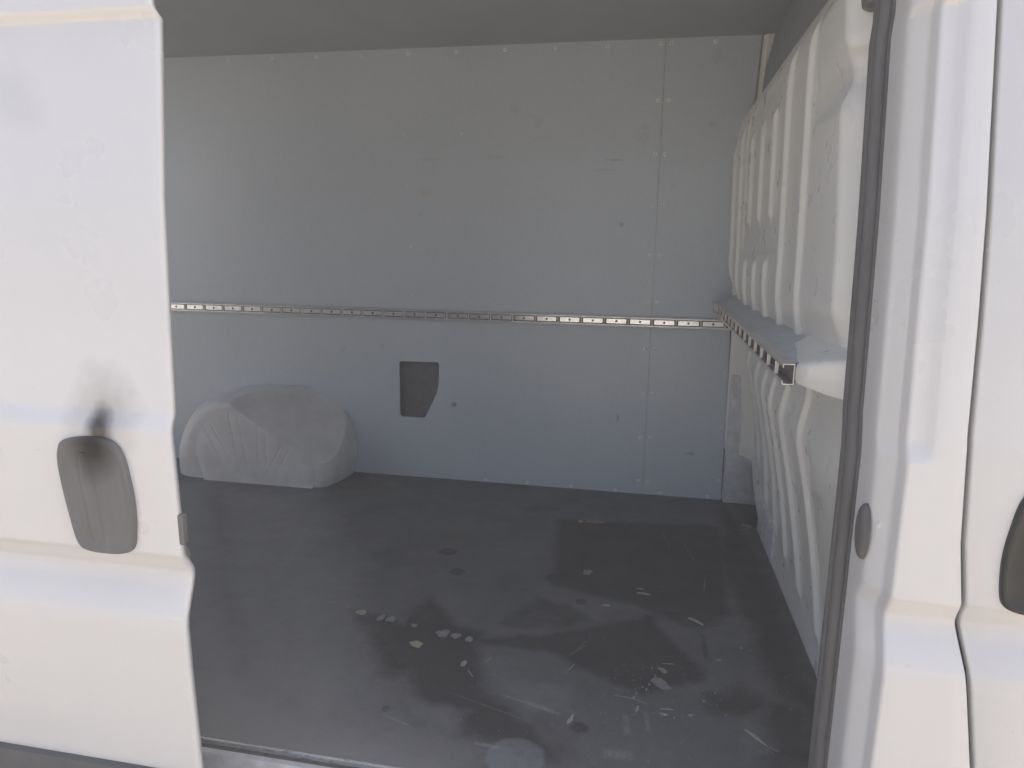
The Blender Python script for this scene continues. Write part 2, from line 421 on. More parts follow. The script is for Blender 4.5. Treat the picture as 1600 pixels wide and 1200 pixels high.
# front door ----------------------------------------------------
fc = [col(xg+.0035, Yo+.035), col(xg+.0035, Yo+.006), col(xg+.0042, Yo+.002), col(xg+.0062, Yo)]
for x_ in (.62, .70, .9, 1.15): fc.append(col(np.maximum(x_, xg+.01), Yo))
fdoor = finish("front_door", grid(np.array(fc)), M_FDOOR, van, smooth=True)
fys = lambda z: BY+float(tumble(np.array(z))+groove(np.array(z)))
handle("door_handle", HO, fys, M_BLK, fdoor, mirror=.537-.829)
prof2 = [[(x_, BY+.003+dy, z_) for dy, z_ in prof] for x_ in (.60, 1.15)]
auto(from_bm("side_moulding", loft(prof2, caps=True), M_MOULD, fdoor))

# body shell: rear quarter, roof, header, far side, underside, rear
shell_bm = bmesh.new()
def quarter(x0, x1):
    ZZ = ZS
    A = [(x0, BY+float(tumble(np.array(z_))+groove(np.array(z_))), z_) for z_ in ZZ]
    B = [(x1, p_[1], p_[2]) for p_ in A]
    b = loft([A, B]); m_ = bpy.data.meshes.new("t"); b.to_mesh(m_); b.free(); shell_bm.from_mesh(m_); bpy.data.meshes.remove(m_)
quarter(-2.80, -1.04)
box(shell_bm, -1.055, -1.042, 1.112, 1.33, -.30, 1.97)                  # rear jamb
box(shell_bm, -1.04, .36, 1.25, 1.33, 1.76, 1.97)                      # header over the opening
box(shell_bm, -2.80, 1.15, 1.20, 3.20, 1.975, 2.01)                   # roof
box(shell_bm, -2.80, 1.15, 3.17, 3.20, -.35, 1.974)                   # far side
box(shell_bm, -2.83, -2.801, 1.12, 1.30, -.35, 2.005)                 # unseen rear frame, doorway left open for daylight
box(shell_bm, -2.83, -2.801, 3.00, 3.20, -.35, 2.005)
box(shell_bm, -2.83, -2.801, 1.301, 2.999, 1.84, 2.005)
box(shell_bm, -2.83, -2.801, 1.301, 2.999, -.35, -.02)
box(shell_bm, 1.151, 1.18, 1.12, 3.20, -.35, 2.005)                   # front of the cab space
box(shell_bm, -2.80, 1.15, 1.13, 3.16, -.36, -.31)                    # underside
box(shell_bm, -1.04, .36, 1.112, 1.16, -.34, -.162)                     # sill box
from_bm("body_shell", shell_bm, M_BODY, van)
for y_ in (1.18, 3.10):                                                # unseen rear doors added wide open to let daylight in
    bm = bmesh.new(); box(bm, -3.66, -2.84, y_-.03, y_+.03, -.10, 1.90, .01); auto(from_bm("unseen_rear_door", bm, M_BODY, van))
for wx in (-1.85, 1.60):
    for wy in (1.24, 3.06):
        O = []
        for r_, y_ in ((.20, -.10), (.30, -.11), (.325, -.09), (.335, -.05), (.335, .05), (.325, .09), (.30, .11), (.20, .10)):
            O.append([(wx+r_*math.cos(t), wy+y_, -.225+r_*math.sin(t)) for t in np.linspace(0, 2*math.pi, 32, endpoint=False)])
        if wx > 1.2: continue
        w_ = auto(from_bm("wheel", loft(O, closed=True), M_TYRE, van))
        O = [[(wx+r_*math.cos(t), wy+(y_ if wy < 2 else -y_), -.225+r_*math.sin(t)) for t in np.linspace(0, 2*math.pi, 32, endpoint=False)] for r_, y_ in ((.205, .09), (.205, -.08), (.17, -.06), (.10, -.02), (.05, -.05), (.01, -.05))]
        auto(from_bm("rim", loft(O, closed=True, caps=True), M_RIM, w_))

# load floor with worn coat --------------------------------------
X0, X1, Y0, Y1, st_ = -2.75, .50, 1.2025, D+.02, .008
nx, ny = int((X1-X0)/st_)+1, int((Y1-Y0)/st_)+1
gx, gy = np.meshgrid(np.linspace(X0, X1, nx), np.linspace(Y0, Y1, ny), indexing='ij')
fl = grid(np.stack([gx, gy, np.zeros_like(gx)], -1), flip=True)
def ell(cx, cy, rx, ry, ang=0, soft=.25):
    c_, s_ = math.cos(ang), math.sin(ang)
    u = ((gx-cx)*c_+(gy-cy)*s_)/rx; v = (-(gx-cx)*s_+(gy-cy)*c_)/ry
    return 1-sstep(np.sqrt(u*u+v*v), 1-soft, 1+soft)
def poly(pts, soft):
    d = np.full(gx.shape, 1e9); ins = np.zeros(gx.shape, bool); n_ = len(pts)
    for i in range(n_):
        ax, ay = pts[i]; bx, by = pts[(i+1) % n_]
        t = np.clip(((gx-ax)*(bx-ax)+(gy-ay)*(by-ay))/((bx-ax)**2+(by-ay)**2), 0, 1)
        d = np.minimum(d, np.hypot(gx-ax-t*(bx-ax), gy-ay-t*(by-ay)))
        cond = ((ay > gy) != (by > gy)) & (gx < (bx-ax)*(gy-ay)/((by-ay) if abs(by-ay) > 1e-9 else 1e-9)+ax)
        ins ^= cond
    return sstep(np.where(ins, d, -d), -soft, soft)
STAINS_GLARE = {'dark': [([(-0.809, 1.793), (-0.74, 1.687), (-0.666, 1.62), (-0.627, 1.552), (-0.625, 1.476), (-0.569, 1.488), (-0.538, 1.534), (-0.483, 1.409), (-0.402, 1.407), (-0.35, 1.324), (-0.249, 1.315), (-0.16, 1.273), (-0.123, 1.292), (-0.207, 1.399), (-0.26, 1.445), (-0.331, 1.492), (-0.392, 1.681), (-0.401, 1.763), (-0.481, 1.78), (-0.557, 1.878), (-0.609, 1.928), (-0.629, 1.842), (-0.631, 1.747), (-0.703, 1.786)], 0.02, 1.1), ([(-0.304, 2.651), (0.339, 2.733), (0.286, 2.009), (0.185, 1.876), (0.006, 2.005), (-0.252, 2.076), (-0.28, 2.35)], 0.02, 1.15), ([(-0.233, 1.776), (-0.055, 1.887), (0.063, 1.943), (0.114, 1.826), (0.19, 1.703), (0.202, 1.657), (0.031, 1.558), (-0.064, 1.604), (-0.204, 1.691), (-0.484, 1.693)], 0.015, 0.9), ([(0.363, 2.978), (0.437, 2.576), (0.45, 1.564), (0.347, 1.615), (0.331, 1.944), (0.282, 2.37)], 0.03, 0.95), ([(0.262, 1.649), (0.441, 1.586), (0.403, 1.386), (0.306, 1.365), (0.259, 1.5), (0.149, 1.547)], 0.03, 0.8), ([(-0.355, 1.461), (-0.173, 1.464), (-0.109, 1.42), (-0.043, 1.29), (-0.146, 1.268), (-0.217, 1.374)], 0.02, 0.55), ([(-0.286, 2.002), (-0.164, 1.967), (-0.1, 1.884), (-0.167, 1.815), (-0.324, 1.78), (-0.384, 1.802)], 0.015, 0.6), ([(-0.955, 2.192), (-0.843, 2.276), (-0.703, 2.142), (-0.794, 2.022)], 0.03, 0.4), ([(-0.513, 2.766), (-0.255, 2.869), (-0.294, 2.741), (-0.467, 2.662)], 0.02, 0.5)], 'blots': [(0.048, 1.936, 0.014, 0.019, 0, 0.7), (-0.542, 1.379, 0.01, 0.013, 0, 0.8), (-0.645, 2.253, 0.035, 0.032, 0, 0.8), (-0.57, 2.107, 0.029, 0.027, 0, 0.75), (-0.127, 1.724, 0.024, 0.056, 0, 0.8), (0.032, 1.877, 0.014, 0.05, 0, 0.75), (-0.151, 1.99, 0.019, 0.021, 0, 0.8), (0.198, 1.812, 0.01, 0.073, 0.0, 0.7), (-0.262, 2.129, 0.019, 0.037, 0, 0.7), (-0.596, 1.755, 0.035, 0.067, 0, 0.75), (-0.583, 1.317, 0.025, 0.025, 0, 0.45), (-0.289, 1.737, 0.024, 0.032, 0.0, 0.7), (-0.1, 1.406, 0.022, 0.021, 0, 0.7), (0.208, 1.584, 0.033, 0.031, 0, 0.6), (0.049, 1.701, 0.017, 0.024, 0, 0.6), (0.253, 2.418, 0.027, 0.034, 0, 0.5)], 'dust': [([(-2.079, 2.641), (-1.917, 2.774), (-1.273, 1.912), (-0.877, 1.453), (-0.592, 1.338), (-0.353, 1.234), (-0.418, 1.045), (-0.81, 0.962)], 0.22, 1.15), ([(-1.863, 2.694), (-1.379, 2.767), (-0.874, 2.003), (-0.72, 1.64), (-0.57, 1.44), (-0.594, 1.211), (-0.877, 1.15)], 0.16, 0.85), ([(-0.54, 1.446), (-0.344, 1.415), (-0.35, 1.324), (-0.472, 1.341)], 0.03, 0.4), ([(-0.258, 1.946), (-0.053, 2.055), (0.388, 1.975), (0.352, 1.846), (0.196, 1.779), (0.081, 1.955)], 0.02, 0.22), ([(-0.349, 1.57), (-0.123, 1.564), (-0.111, 1.442), (-0.229, 1.44)], 0.03, 0.35), ([(0.247, 1.52), (0.327, 1.585), (0.325, 1.408), (0.243, 1.371)], 0.03, 0.4)]}  # first two 'dust' patches are glare painted on the left floor
dark = np.zeros_like(gx); dust_glare = np.zeros_like(gx); spill = np.zeros_like(gx)
for pts, soft, k_ in STAINS_GLARE["dark"]: dark = np.maximum(dark, poly(pts, soft*2.4)*k_*(.8 if soft == .02 else 1))
for cx, cy, rx, ry, an, k_ in STAINS_GLARE["blots"]: dark = np.maximum(dark, ell(cx, cy, rx, ry, an)*k_)
for pts, soft, k_ in STAINS_GLARE["dust"]: dust_glare = np.maximum(dust_glare, poly(pts, soft)*k_)  # first two patches: glare painted on the left floor; the others dust
spill = np.maximum(spill, ell(-.222, 1.285, .066, .062, .2, .16)*.72)
ca = fl.color_attributes.new("wear_glare", 'FLOAT_COLOR', 'POINT')
ca.data.foreach_set("color", np.stack([dark, dust_glare, spill, np.ones_like(dark)], -1).astype(np.float32).ravel())
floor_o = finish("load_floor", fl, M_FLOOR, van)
bm = bmesh.new(); box(bm, X0, .36, Y0, Y1, -.02, -.003)
from_bm("floor_core", bm, M_BATT, floor_o)

# sill ----------------------------------------------------------
bm = bmesh.new(); box(bm, -1.04, .36, 1.112, 1.30, -.16, -.125)
step = from_bm("door_step", bm, M_MOULD, van)
secs = [[(x_, y_, z_) for y_, z_ in ((1.163, -.125), (1.163, -.006), (1.166, -.001), (1.178, -.001), (1.181, -.005), (1.181, -.012))] for x_ in (-1.04, .362)]
sill = auto(from_bm("door_sill", loft(secs), M_SILL, van))
bm = bmesh.new(); box(bm, -1.04, .362, 1.181, 1.1985, -.03, -.008)
from_bm("sill_channel", bm, M_SILLGAP, sill)
bm = bmesh.new(); box(bm, -1.04, .358, 1.1970, 1.2024, -.02, .0028, .0008)
from_bm("edge_trim", bm, M_ALU, floor_o)

# far wall lining ------------------------------------------------
hole = rounded([(-1.107, .547), (-.916, .550), (-.917, .425), (-.965, .325), (-.985, .285), (-1.105, .286)], [.014, .014, .05, .04, .014, .014])
wl = plate_with_holes("wall_panel", [(-2.75, -.0), (.0225, 0), (.0225, CEIL), (-2.75, CEIL)], [hole[::-1]], D, .009, M_WALL, van)
wr = plate_with_holes("wall_panel", [(.0241, 0), (.360, 0), (.352, .60), (.347, .78), (.356, 1.2), (.389, CEIL), (.0241, CEIL)], [], D, .009, M_WALL2, van)
bm = bmesh.new(); box(bm, .012, .037, D+.0105, D+.02, 0, CEIL); from_bm("panel_batten", bm, M_BATT, van)
bm = bmesh.new(); box(bm, -1.13, -.90, D+.024, D+.03, .26, .58); from_bm("recess_plate", bm, M_CAV, van)  # dark grey plate standing in for the cavity behind the cut-out
bm = bmesh.new(); box(bm, -2.75, .60, D+.032, D+.06, -.05, CEIL); from_bm("inner_skin", bm, M_CAV, van)
def screw_mesh():
    bm = bmesh.new(); secs = []
    for r_, y_ in ((.0088, 0), (.0088, -.0012), (.0076, -.0030), (.0048, -.0040), (.0024, -.0042), (.0018, -.0026), (.0004, -.0025)):
        secs.append([(r_*math.cos(t), y_, r_*math.sin(t)) for t in np.linspace(0, 2*math.pi, 14, endpoint=False)])
    bm.free(); bm = loft(secs, closed=True, caps=True)
    bmesh.ops.recalc_face_normals(bm, faces=bm.faces)
    for f in bm.faces:
        c_ = f.calc_center_median()
        f.material_index = 1 if math.hypot(c_.x, c_.z) < .0021 else 0
        f.smooth = True
    me = bpy.data.meshes.new("screw"); bm.to_mesh(me); bm.free()
    me.materials.append(M_SCR); me.materials.append(M_SCRD); return me
SM = screw_mesh()
def screw(x_, z_, parent, sc_=1.0):
    o = bpy.data.objects.new("screw", SM); COL.objects.link(o); o.parent = parent
    o.location = (x_, D, z_); o.rotation_euler = (0, random.uniform(0, 6), 0); o.scale = (sc_, 1, sc_)
for z_ in (.06, .257, .455, .650, .849, 1.046, 1.248, 1.451, 1.659, 1.873):
    screw(.0040+random.uniform(-.001, .001), z_+random.uniform(-.001, .001), wl); screw(.0448+random.uniform(-.001, .001), z_, wr)
for x_ in (-.207, -.419, -.63, -.839, -1.05, -1.26, -1.47, -1.68, -1.89): screw(x_, 1.8725, wl, .9)
screw(.216, 1.874, wr)
for x_, z_ in ((-1.074, 1.544), (-1.061, 1.329), (-1.046, 1.064), (-1.041, .851), (-1.037, .639), (-1.034, .19), (-.815, 1.543)): screw(x_, z_, wl, .5)
for x_, z_ in ((.3385, .56), (.343, .324), (.346, .087)): screw(x_, z_, wr, .8)
for x_ in (-.692, -.496, -.296, -.098): screw(x_, .010, wl, .9)
for x_ in (.102, .302): screw(x_, .010, wr, .9)
# ceiling
bm = bmesh.new(); box(bm, -2.75, .44, 1.26, D+.03, CEIL, CEIL+.012)
ceil = from_bm("ceiling_panel", bm, M_CEIL, van)
# corner post, roof beam behind the bulkhead top
secs = [[(x_, y_, z_) for x_, y_ in ((.372+dx, D+.03), (.398+dx, D-.012), (.402+dx, D-.018), (.450+dx, D-.022), (.47+dx, D+.0))] for z_, dx in ((1.2, -.014), (1.6, -.002), (CEIL-.002, .006))]
post = auto(from_bm("corner_post", loft(secs), M_BULK, van))
secs = [[(x_, y_, z_) for x_, z_ in ((.432, CEIL-.001), (.424, CEIL-.05), (.405, 1.76), (.398, 1.66), (.41, 1.58), (.60, 1.58))] for y_ in (1.28, 3.02)]
from_bm("roof_beam", loft(secs), M_BEAM, van)

# wheel arch cover ------------------------------------------------
outer = np.array([(-2.175, -.0), (-2.170, .06), (-2.155, .13), (-2.115, .225), (-2.06, .305), (-1.99, .357), (-1.90, .388), (-1.78, .402), (-1.66, .406), (-1.58, .405), (-1.51, .395), (-1.45, .365), (-1.395, .318), (-1.352, .255), (-1.328, .18), (-1.320, .11), (-1.328, .04), (-1.338, 0)])
inner = np.array([(-1.955, -.0), (-1.985, .08), (-1.99, .15), (-1.965, .225), (-1.925, .28), (-1.88, .315), (-1.80, .325), (-1.72, .328), (-1.65, .329), (-1.60, .329), (-1.57, .328), (-1.535, .300), (-1.505, .255), (-1.470, .205), (-1.435, .150), (-1.418, .095), (-1.415, .045), (-1.420, 0)])
def smooth_open(v, T):
    n_ = len(v); x_ = T*(n_-1); i = np.clip(x_.astype(int), 0, n_-2); f = x_-i
    w = np.concatenate([[2*v[0]-v[1]], v, [2*v[-1]-v[-2]]])
    p0, p1, p2, p3 = w[i], w[i+1], w[i+2], w[i+3]
    return .5*(2*p1+(p2-p0)*f+(2*p0-5*p1+4*p2-p3)*f*f+(3*p1-p0-3*p2+p3)*f**3)
def dens(P, n):
    t = np.linspace(0, 1, len(P)); T = np.linspace(0, 1, n)
    return np.stack([smooth_open(P[:, k], T) for k in (0, 1)], -1)
    Q = np.stack([np.interp(T, t, P[:, k]) for k in (0, 1)], -1)
    for _ in range(3): Q[1:-1] = .25*Q[:-2]+.5*Q[1:-1]+.25*Q[2:]
    return Q
NO = 441
Oo, Ii = dens(outer, NO), dens(inner, NO)
rows = []
Tt = np.linspace(0, 1, NO)
for k in range(110):
    v = k/109
    if v <= .55:
        a_ = v/.55*math.pi/2
        f_ = 1-math.cos(a_)**.62 if a_ < math.pi/2 else 1.0; dep = math.sin(a_)**.85
        Q = Oo+(Ii-Oo)*f_; y_ = D-.002-.255*dep*np.ones(NO)
    else:
        w_ = (v-.55)/.45
        C0 = np.stack([np.interp(Tt, [0, 1], [-1.955, -1.42]), np.zeros(NO)], -1)
        Q = Ii+(C0-Ii)*w_; y_ = np.full(NO, D-.257)-.022*(w_**.8)
    rows.append(np.stack([Q[:, 0], y_, Q[:, 1]], -1))
A = np.array(rows)
# pressed grooves in the cover's face
def seg(P, a_, b_):
    a_, b_ = np.array(a_), np.array(b_); d_ = b_-a_
    t = np.clip(((P-a_)@d_)/(d_@d_), 0, 1); return np.linalg.norm(P-a_-t[..., None]*d_, axis=-1)
Pxz = A[..., [0, 2]]; face = sstep(D-A[..., 1], .15, .235)
for (a_, b_) in (((-1.93, .25), (-1.83, .09)), ((-1.80, .31), (-1.745, .05)), ((-1.665, .29), (-1.655, .10)), ((-1.52, .22), (-1.61, .06)), ((-1.52, .03), (-1.44, .035))):
    sd_ = seg(Pxz, a_, b_); A[..., 1] += .0013*face*(1-sstep(np.abs(sd_-.020), .003, .007))
# diagonal facet of the front shoulder
nf = np.array([.40, -.56, .72]); nf /= np.linalg.norm(nf)
ov = (A-np.array([-1.57, 3.03, .40]))@nf
A -= np.maximum(ov, 0)[..., None]*nf
arch = finish("wheel_arch_cover", grid(A, flip=True), M_ARCH, van, smooth=True); auto(arch, 34)

# lashing rails ----------------------------------------------------
def lash_rail(name, L, first, pitch, n, loc, rot, label, wall=True):
    r = [(-.0, -.0205), (0, .0205), (-.0215, .0205), (-.0225, .0195), (-.0225, .0135), (-.0205, .0125), (-.0205, .0185), (-.002, .0185), (-.002, -.0185), (-.0205, -.0185), (-.0205, -.0125), (-.0225, -.0135), (-.0225, -.0195), (-.0215, -.0205)]
    bm = loft([[(x_, y_, z_) for y_, z_ in r] for x_ in (0, L)], closed=True, caps=True)
    o = from_bm(name, bm, [M_RAIL, M_RAILIN], van)
    for f in o.data.polygons:
        if abs(f.normal.y) > .9 and -.004 < f.center.y < -.001: f.material_index = 1
    o.location = loc; o.rotation_euler = rot; o["label"] = label
    bm = bmesh.new(); box(bm, -pitch*.5+.0075, pitch*.5-.0075, -.0195, -.006, -.0102, .0102, .0010); mp = bpy.data.meshes.new("rail_plate")
    bmesh.ops.recalc_face_normals(bm, faces=bm.faces); bm.to_mesh(mp); bm.free(); mp.materials.append(M_PLATE)
    bm = bmesh.new(); box(bm, -.0028, .0028, -.0222, -.004 if wall else -.0150, -.0135, .0135, .0006); mb = bpy.data.meshes.new("cross_bar")
    bmesh.ops.recalc_face_normals(bm, faces=bm.faces); bm.to_mesh(mb); bm.free(); mb.materials.append(M_SLAT)
    secs = [[(q*math.cos(t), y_, q*math.sin(t)) for t in np.linspace(0, 2*math.pi, 12, endpoint=False)] for q, y_ in ((.0052, -.0190), (.0052, -.0205), (.0040, -.0218), (.0006, -.0220))]
    bm = loft(secs, closed=True, caps=True); bmesh.ops.recalc_face_normals(bm, faces=bm.faces); mr = bpy.data.meshes.new("rivet"); bm.to_mesh(mr); bm.free(); mr.materials.append(M_RIV)
    for i in range(n):
        x_ = first+pitch*i
        if .004 < x_ < L-.003:
            q = bpy.data.objects.new("cross_bar", mb); COL.objects.link(q); q.parent = o; q.location = (x_, 0, 0)
        xm = x_+pitch/2
        if xm+pitch/2-.006 < L and xm > .05:
            for nm, me in (("rail_plate", mp), ("rivet", mr)) if wall else ():
                q = bpy.data.objects.new(nm, me); COL.objects.link(q); q.parent = o; q.location = (xm, 0, 0)
    return o
lash_rail("lashing_rail", 2.745+.352, .076, .1, 31, (-2.75, D, .7655), (0, 0, 0), "long lashing rail across the far wall")
bx = math.atan2(.868-.8335, 1.53)
ang = math.atan2(-1.53, .0)
br = lash_rail("lashing_rail", 1.535, .05, .1, 15, (.2855, 2.945, .8470), (0, math.radians(1.3), math.radians(-90)), "lashing rail along the bulkhead shelf with pale cross bars", wall=False)

# bulkhead ------------------------------------------------------------
RIBY = [1.755, 1.965, 2.17, 2.38, 2.59, 2.80, 2.965]
yy = np.linspace(1.245, D-.004, 460); zz = np.linspace(.0, 1.615, 260)
YY, ZZ = np.meshgrid(yy, zz, indexing='ij')
YA = 1.288+tumble(ZZ)+stamp(ZZ)
YY = YA+(D-.004-YA)*(YY-yy[0])/(yy[-1]-yy[0])
base = np.interp(zz, [0, .111, .223, .34, .394, .47, .561, .598, .625, .657, .709, .76, .80, .846, .89, .936, .98, 1.04, 1.155, 1.24, 1.40, 1.484, 1.53, 1.575, 1.60, 1.615],
                 [.465, .465, .451, .433, .423, .409, .389, .380, .379, .384, .394, .390, .380, .362, .352, .345, .344, .344, .341, .339, .335, .334, .337, .348, .362, .378])
for _ in range(6): base[1:-1] = .25*base[:-2]+.5*base[1:-1]+.25*base[2:]
bow_u = np.interp(YY, [1.25, 1.755, 1.965, 2.17, 2.38, 2.59, 2.80, 2.965, 3.05], [.010, 0, -.006, -.0095, -.0105, -.012, -.015, -.021, -.022])
bow_l = np.interp(YY, [1.25, 1.755, 1.965, 2.17, 2.38, 2.59, 2.80, 3.05], [0, 0, -.006, 0, .011, .018, .018, .018])
up = sstep(ZZ, .70, .90)
low = np.clip(ZZ/.35, 0, 1)*(1-up)
XX = base[None, :]+bow_u*up*(1-sstep(ZZ, 1.40, 1.6)*.4)+bow_l*low
fl_x = np.interp(ZZ, [0, .3, .6, .8, 1.1, 1.4, 1.62], [.356, .354, .352, .342, .326, .332, .362])
kf = sstep(YY, 2.985, 3.035)
XX = XX*(1-kf)+fl_x*kf
XX = XX+.045*(1-sstep(YY-YA, .0, .085))
# ribs
RB = np.zeros_like(XX)
low_end = [.09, .105, .115, .125, .14, .17, .26]
for i, ry in enumerate(RIBY):
    d_ = np.abs(YY-ry)
    w0 = .020
    pr = .0112*(1-sstep(d_, .013, .027))
    zlo = low_end[i]
    mask = sstep(ZZ, zlo-.02, zlo+.035)
    if i in (2, 3, 4):      # the three ribs of the pressed window
        up_m = (1-sstep(ZZ, 1.015, 1.045))+sstep(ZZ, 1.13, 1.165)*(1-sstep(ZZ, 1.425, 1.46))
        m_ = mask*np.where(ZZ < .85, 1, up_m)
    elif i == 6: m_ = mask*(1-sstep(ZZ, 1.40, 1.46))
    elif i == 5: m_ = mask*(1-sstep(ZZ, 1.45, 1.51))
    else: m_ = mask*(1-sstep(ZZ, 1.50, 1.56))
    RB = np.maximum(RB, pr*m_)
# pressed window round the three ribs
RB -= .006*sstep(YY, 2.035, 2.05)*(1-sstep(YY, 2.705, 2.72))*sstep(ZZ, 1.045, 1.06)*(1-sstep(ZZ, 1.515, 1.54))
# broad smooth bay by the door and the bulging head above it
bay = (1-sstep(YY, 1.625, 1.685))*sstep(YY, 1.25, 1.36)
RB += .017*bay*sstep(ZZ, .84, .95)*(1-sstep(ZZ, 1.29, 1.355))
RB += .012*bay*sstep(ZZ, .05, .14)*(1-sstep(ZZ, .5, .66))
hd = (1-sstep(YY, 1.63, 1.69))*sstep(YY, 1.25, 1.34)
RB += .016*hd*sstep(ZZ, 1.365, 1.43)*(1-sstep(ZZ, 1.50, 1.56))
RB -= .004*(1-sstep(np.abs(ZZ-1.36), .012, .04))*hd
XX = XX-RB
# the sheet is trimmed away in an arc at the foot of the far corner
Zb = np.maximum(ZZ, 0)
foot = np.interp(YY, [1.2, 2.55, 2.66, 2.76, 2.86, 2.95, 3.05], [.0, .0, .02, .055, .10, .17, .25])
Zc = foot+(1.615-foot)*(ZZ/1.615)
XX2 = XX
P = np.stack([XX2, YY, Zc], -1)
bulk = finish("bulkhead", grid(P), M_BULK, van, smooth=True)
mod = bulk.modifiers.new("thickness", 'SOLIDIFY'); mod.thickness = .0015; mod.offset = -1
# white duct behind the trimmed corner
bm = bmesh.new(); box(bm, .362, .53, D-.040, D+.02, .001, .56, .008); auto(from_bm("corner_duct", bm, M_SILL, van))
bm = bmesh.new(); box(bm, .462, .50, 2.40, 2.72, .001, .12, .006); auto(from_bm("floor_bracket", bm, M_SILL, van))
# shelf of the cross member: steps up over the ribs
sp = np.linspace(0, 1, 400)
def shelf_row(x_, dz, ystart):
    y_ = ystart+(2.965-ystart)*sp
    b_ = x_ if not np.isscalar(x_) else np.full_like(y_, x_)
    return np.stack([b_, y_, .8325+(y_-1.42)*.0225+dz], -1)
bowx = np.interp(sp, [0, .25, .5, .75, 1], [0, -.008, -.012, -.014, -.024])
sh = [shelf_row(.2855, -.05, 1.415), shelf_row(.2855, -.004, 1.415), shelf_row(.2867, -.0012, 1.415), shelf_row(.2895, 0, 1.417)]
for k_, ys_ in ((.25, 1.435), (.42, 1.46), (.70, 1.555), (.90, 1.63), (1.0, 1.665)):
    sh.append(shelf_row(.2895+(.372-.2895+bowx)*k_, .002+.022*k_, ys_))
sh.append(shelf_row(.376+bowx, .030, 1.672))
shelf = finish("bulkhead_shelf", grid(np.array(sh), flip=True), M_SHELF, van, smooth=True); auto(shelf, 40)
# dark bead standing in for gap shadow at the shelf's near edge and along the foot of the pressed sheet
def shade_tube(name, pts, r_, mat, parent):
    pts = [Vector(p_) for p_ in pts]; secs = []
    for i, p_ in enumerate(pts):
        d_ = (pts[min(i+1, len(pts)-1)]-pts[max(i-1, 0)]).normalized()
        u_ = d_.cross(Vector((.3, .2, 1))).normalized(); v_ = d_.cross(u_)
        secs.append([tuple(p_+u_*r_*math.cos(t_)+v_*r_*math.sin(t_)) for t_ in np.linspace(0, 2*math.pi, 6, endpoint=False)])
    return from_bm(name, loft(secs, closed=True, caps=True), mat, parent, smooth=True)
ed_ = np.array(sh)[2:, 0] + np.array([0, 0, .0006])
shade_tube("gap_shade_line", [tuple(q_) for q_ in ed_], .0012, M_SILLGAP, shelf)
mod = shelf.modifiers.new("thickness", 'SOLIDIFY'); mod.thickness = .0012; mod.offset = -1
# underside of the cross member, then its flared end at the door
secs = [[(.2860, y_, .7955+(y_-1.42)*.0225+.0), (.2868, y_, .782+(y_-1.42)*.0225), (.300, y_, .775+(y_-1.42)*.0225), (.41, y_, .792+(y_-1.42)*.0225)] for y_ in np.linspace(1.62, 2.965, 12)]
beam = auto(from_bm("cross_member", loft(secs), M_BULK, van))
secs = []
for y_, xa, zt_, zb_ in ((1.20, .388, .876, .777), (1.255, .370, .872, .783), (1.29, .352, .862, .785), (1.335, .324, .851, .787), (1.365, .303, .843, .792), (1.395, .2875, .836, .7945), (1.45, .2868, .832, .795), (1.62, .2868, .832, .797)):
    secs.append([(xa+.085, y_+.05, zt_+.050), (xa+.070, y_+.03, zt_+.034), (xa+.045, y_+.018, zt_+.020), (xa+.020, y_+.006, zt_+.009), (xa+.008, y_, zt_+.003), (xa+.002, y_, zt_-.003), (xa, y_, zt_-.010), (xa, y_, zb_+.008), (xa+.003, y_, zb_+.002), (xa+.012, y_, zb_), (xa+.05, y_, zb_+.003), (xa+.14, y_, zb_+.012)])
shade_tube("gap_shade_line", [(.2875, 1.412, z_) for z_ in np.linspace(.795, .832, 5)], .0013, M_SILLGAP, beam)  # dark line drawn for the gap shadow at the beam end
auto(from_bm("cross_member_end", loft(secs, caps=True), M_BULK, beam), 40)
# grab handle stub by the seal
O = [[(.352+.02*r_*math.cos(t), 1.372+.03*r_*math.sin(t), z_) for t in np.linspace(0, 2*math.pi, 20, endpoint=False)] for r_, z_ in ((.2, 1.448), (.6, 1.449), (.9, 1.454), (1.0, 1.465), (1.0, 1.56), (.7, 1.58))]
auto(from_bm("grab_handle", loft(O, closed=True, caps=True), M_LATCH, van))

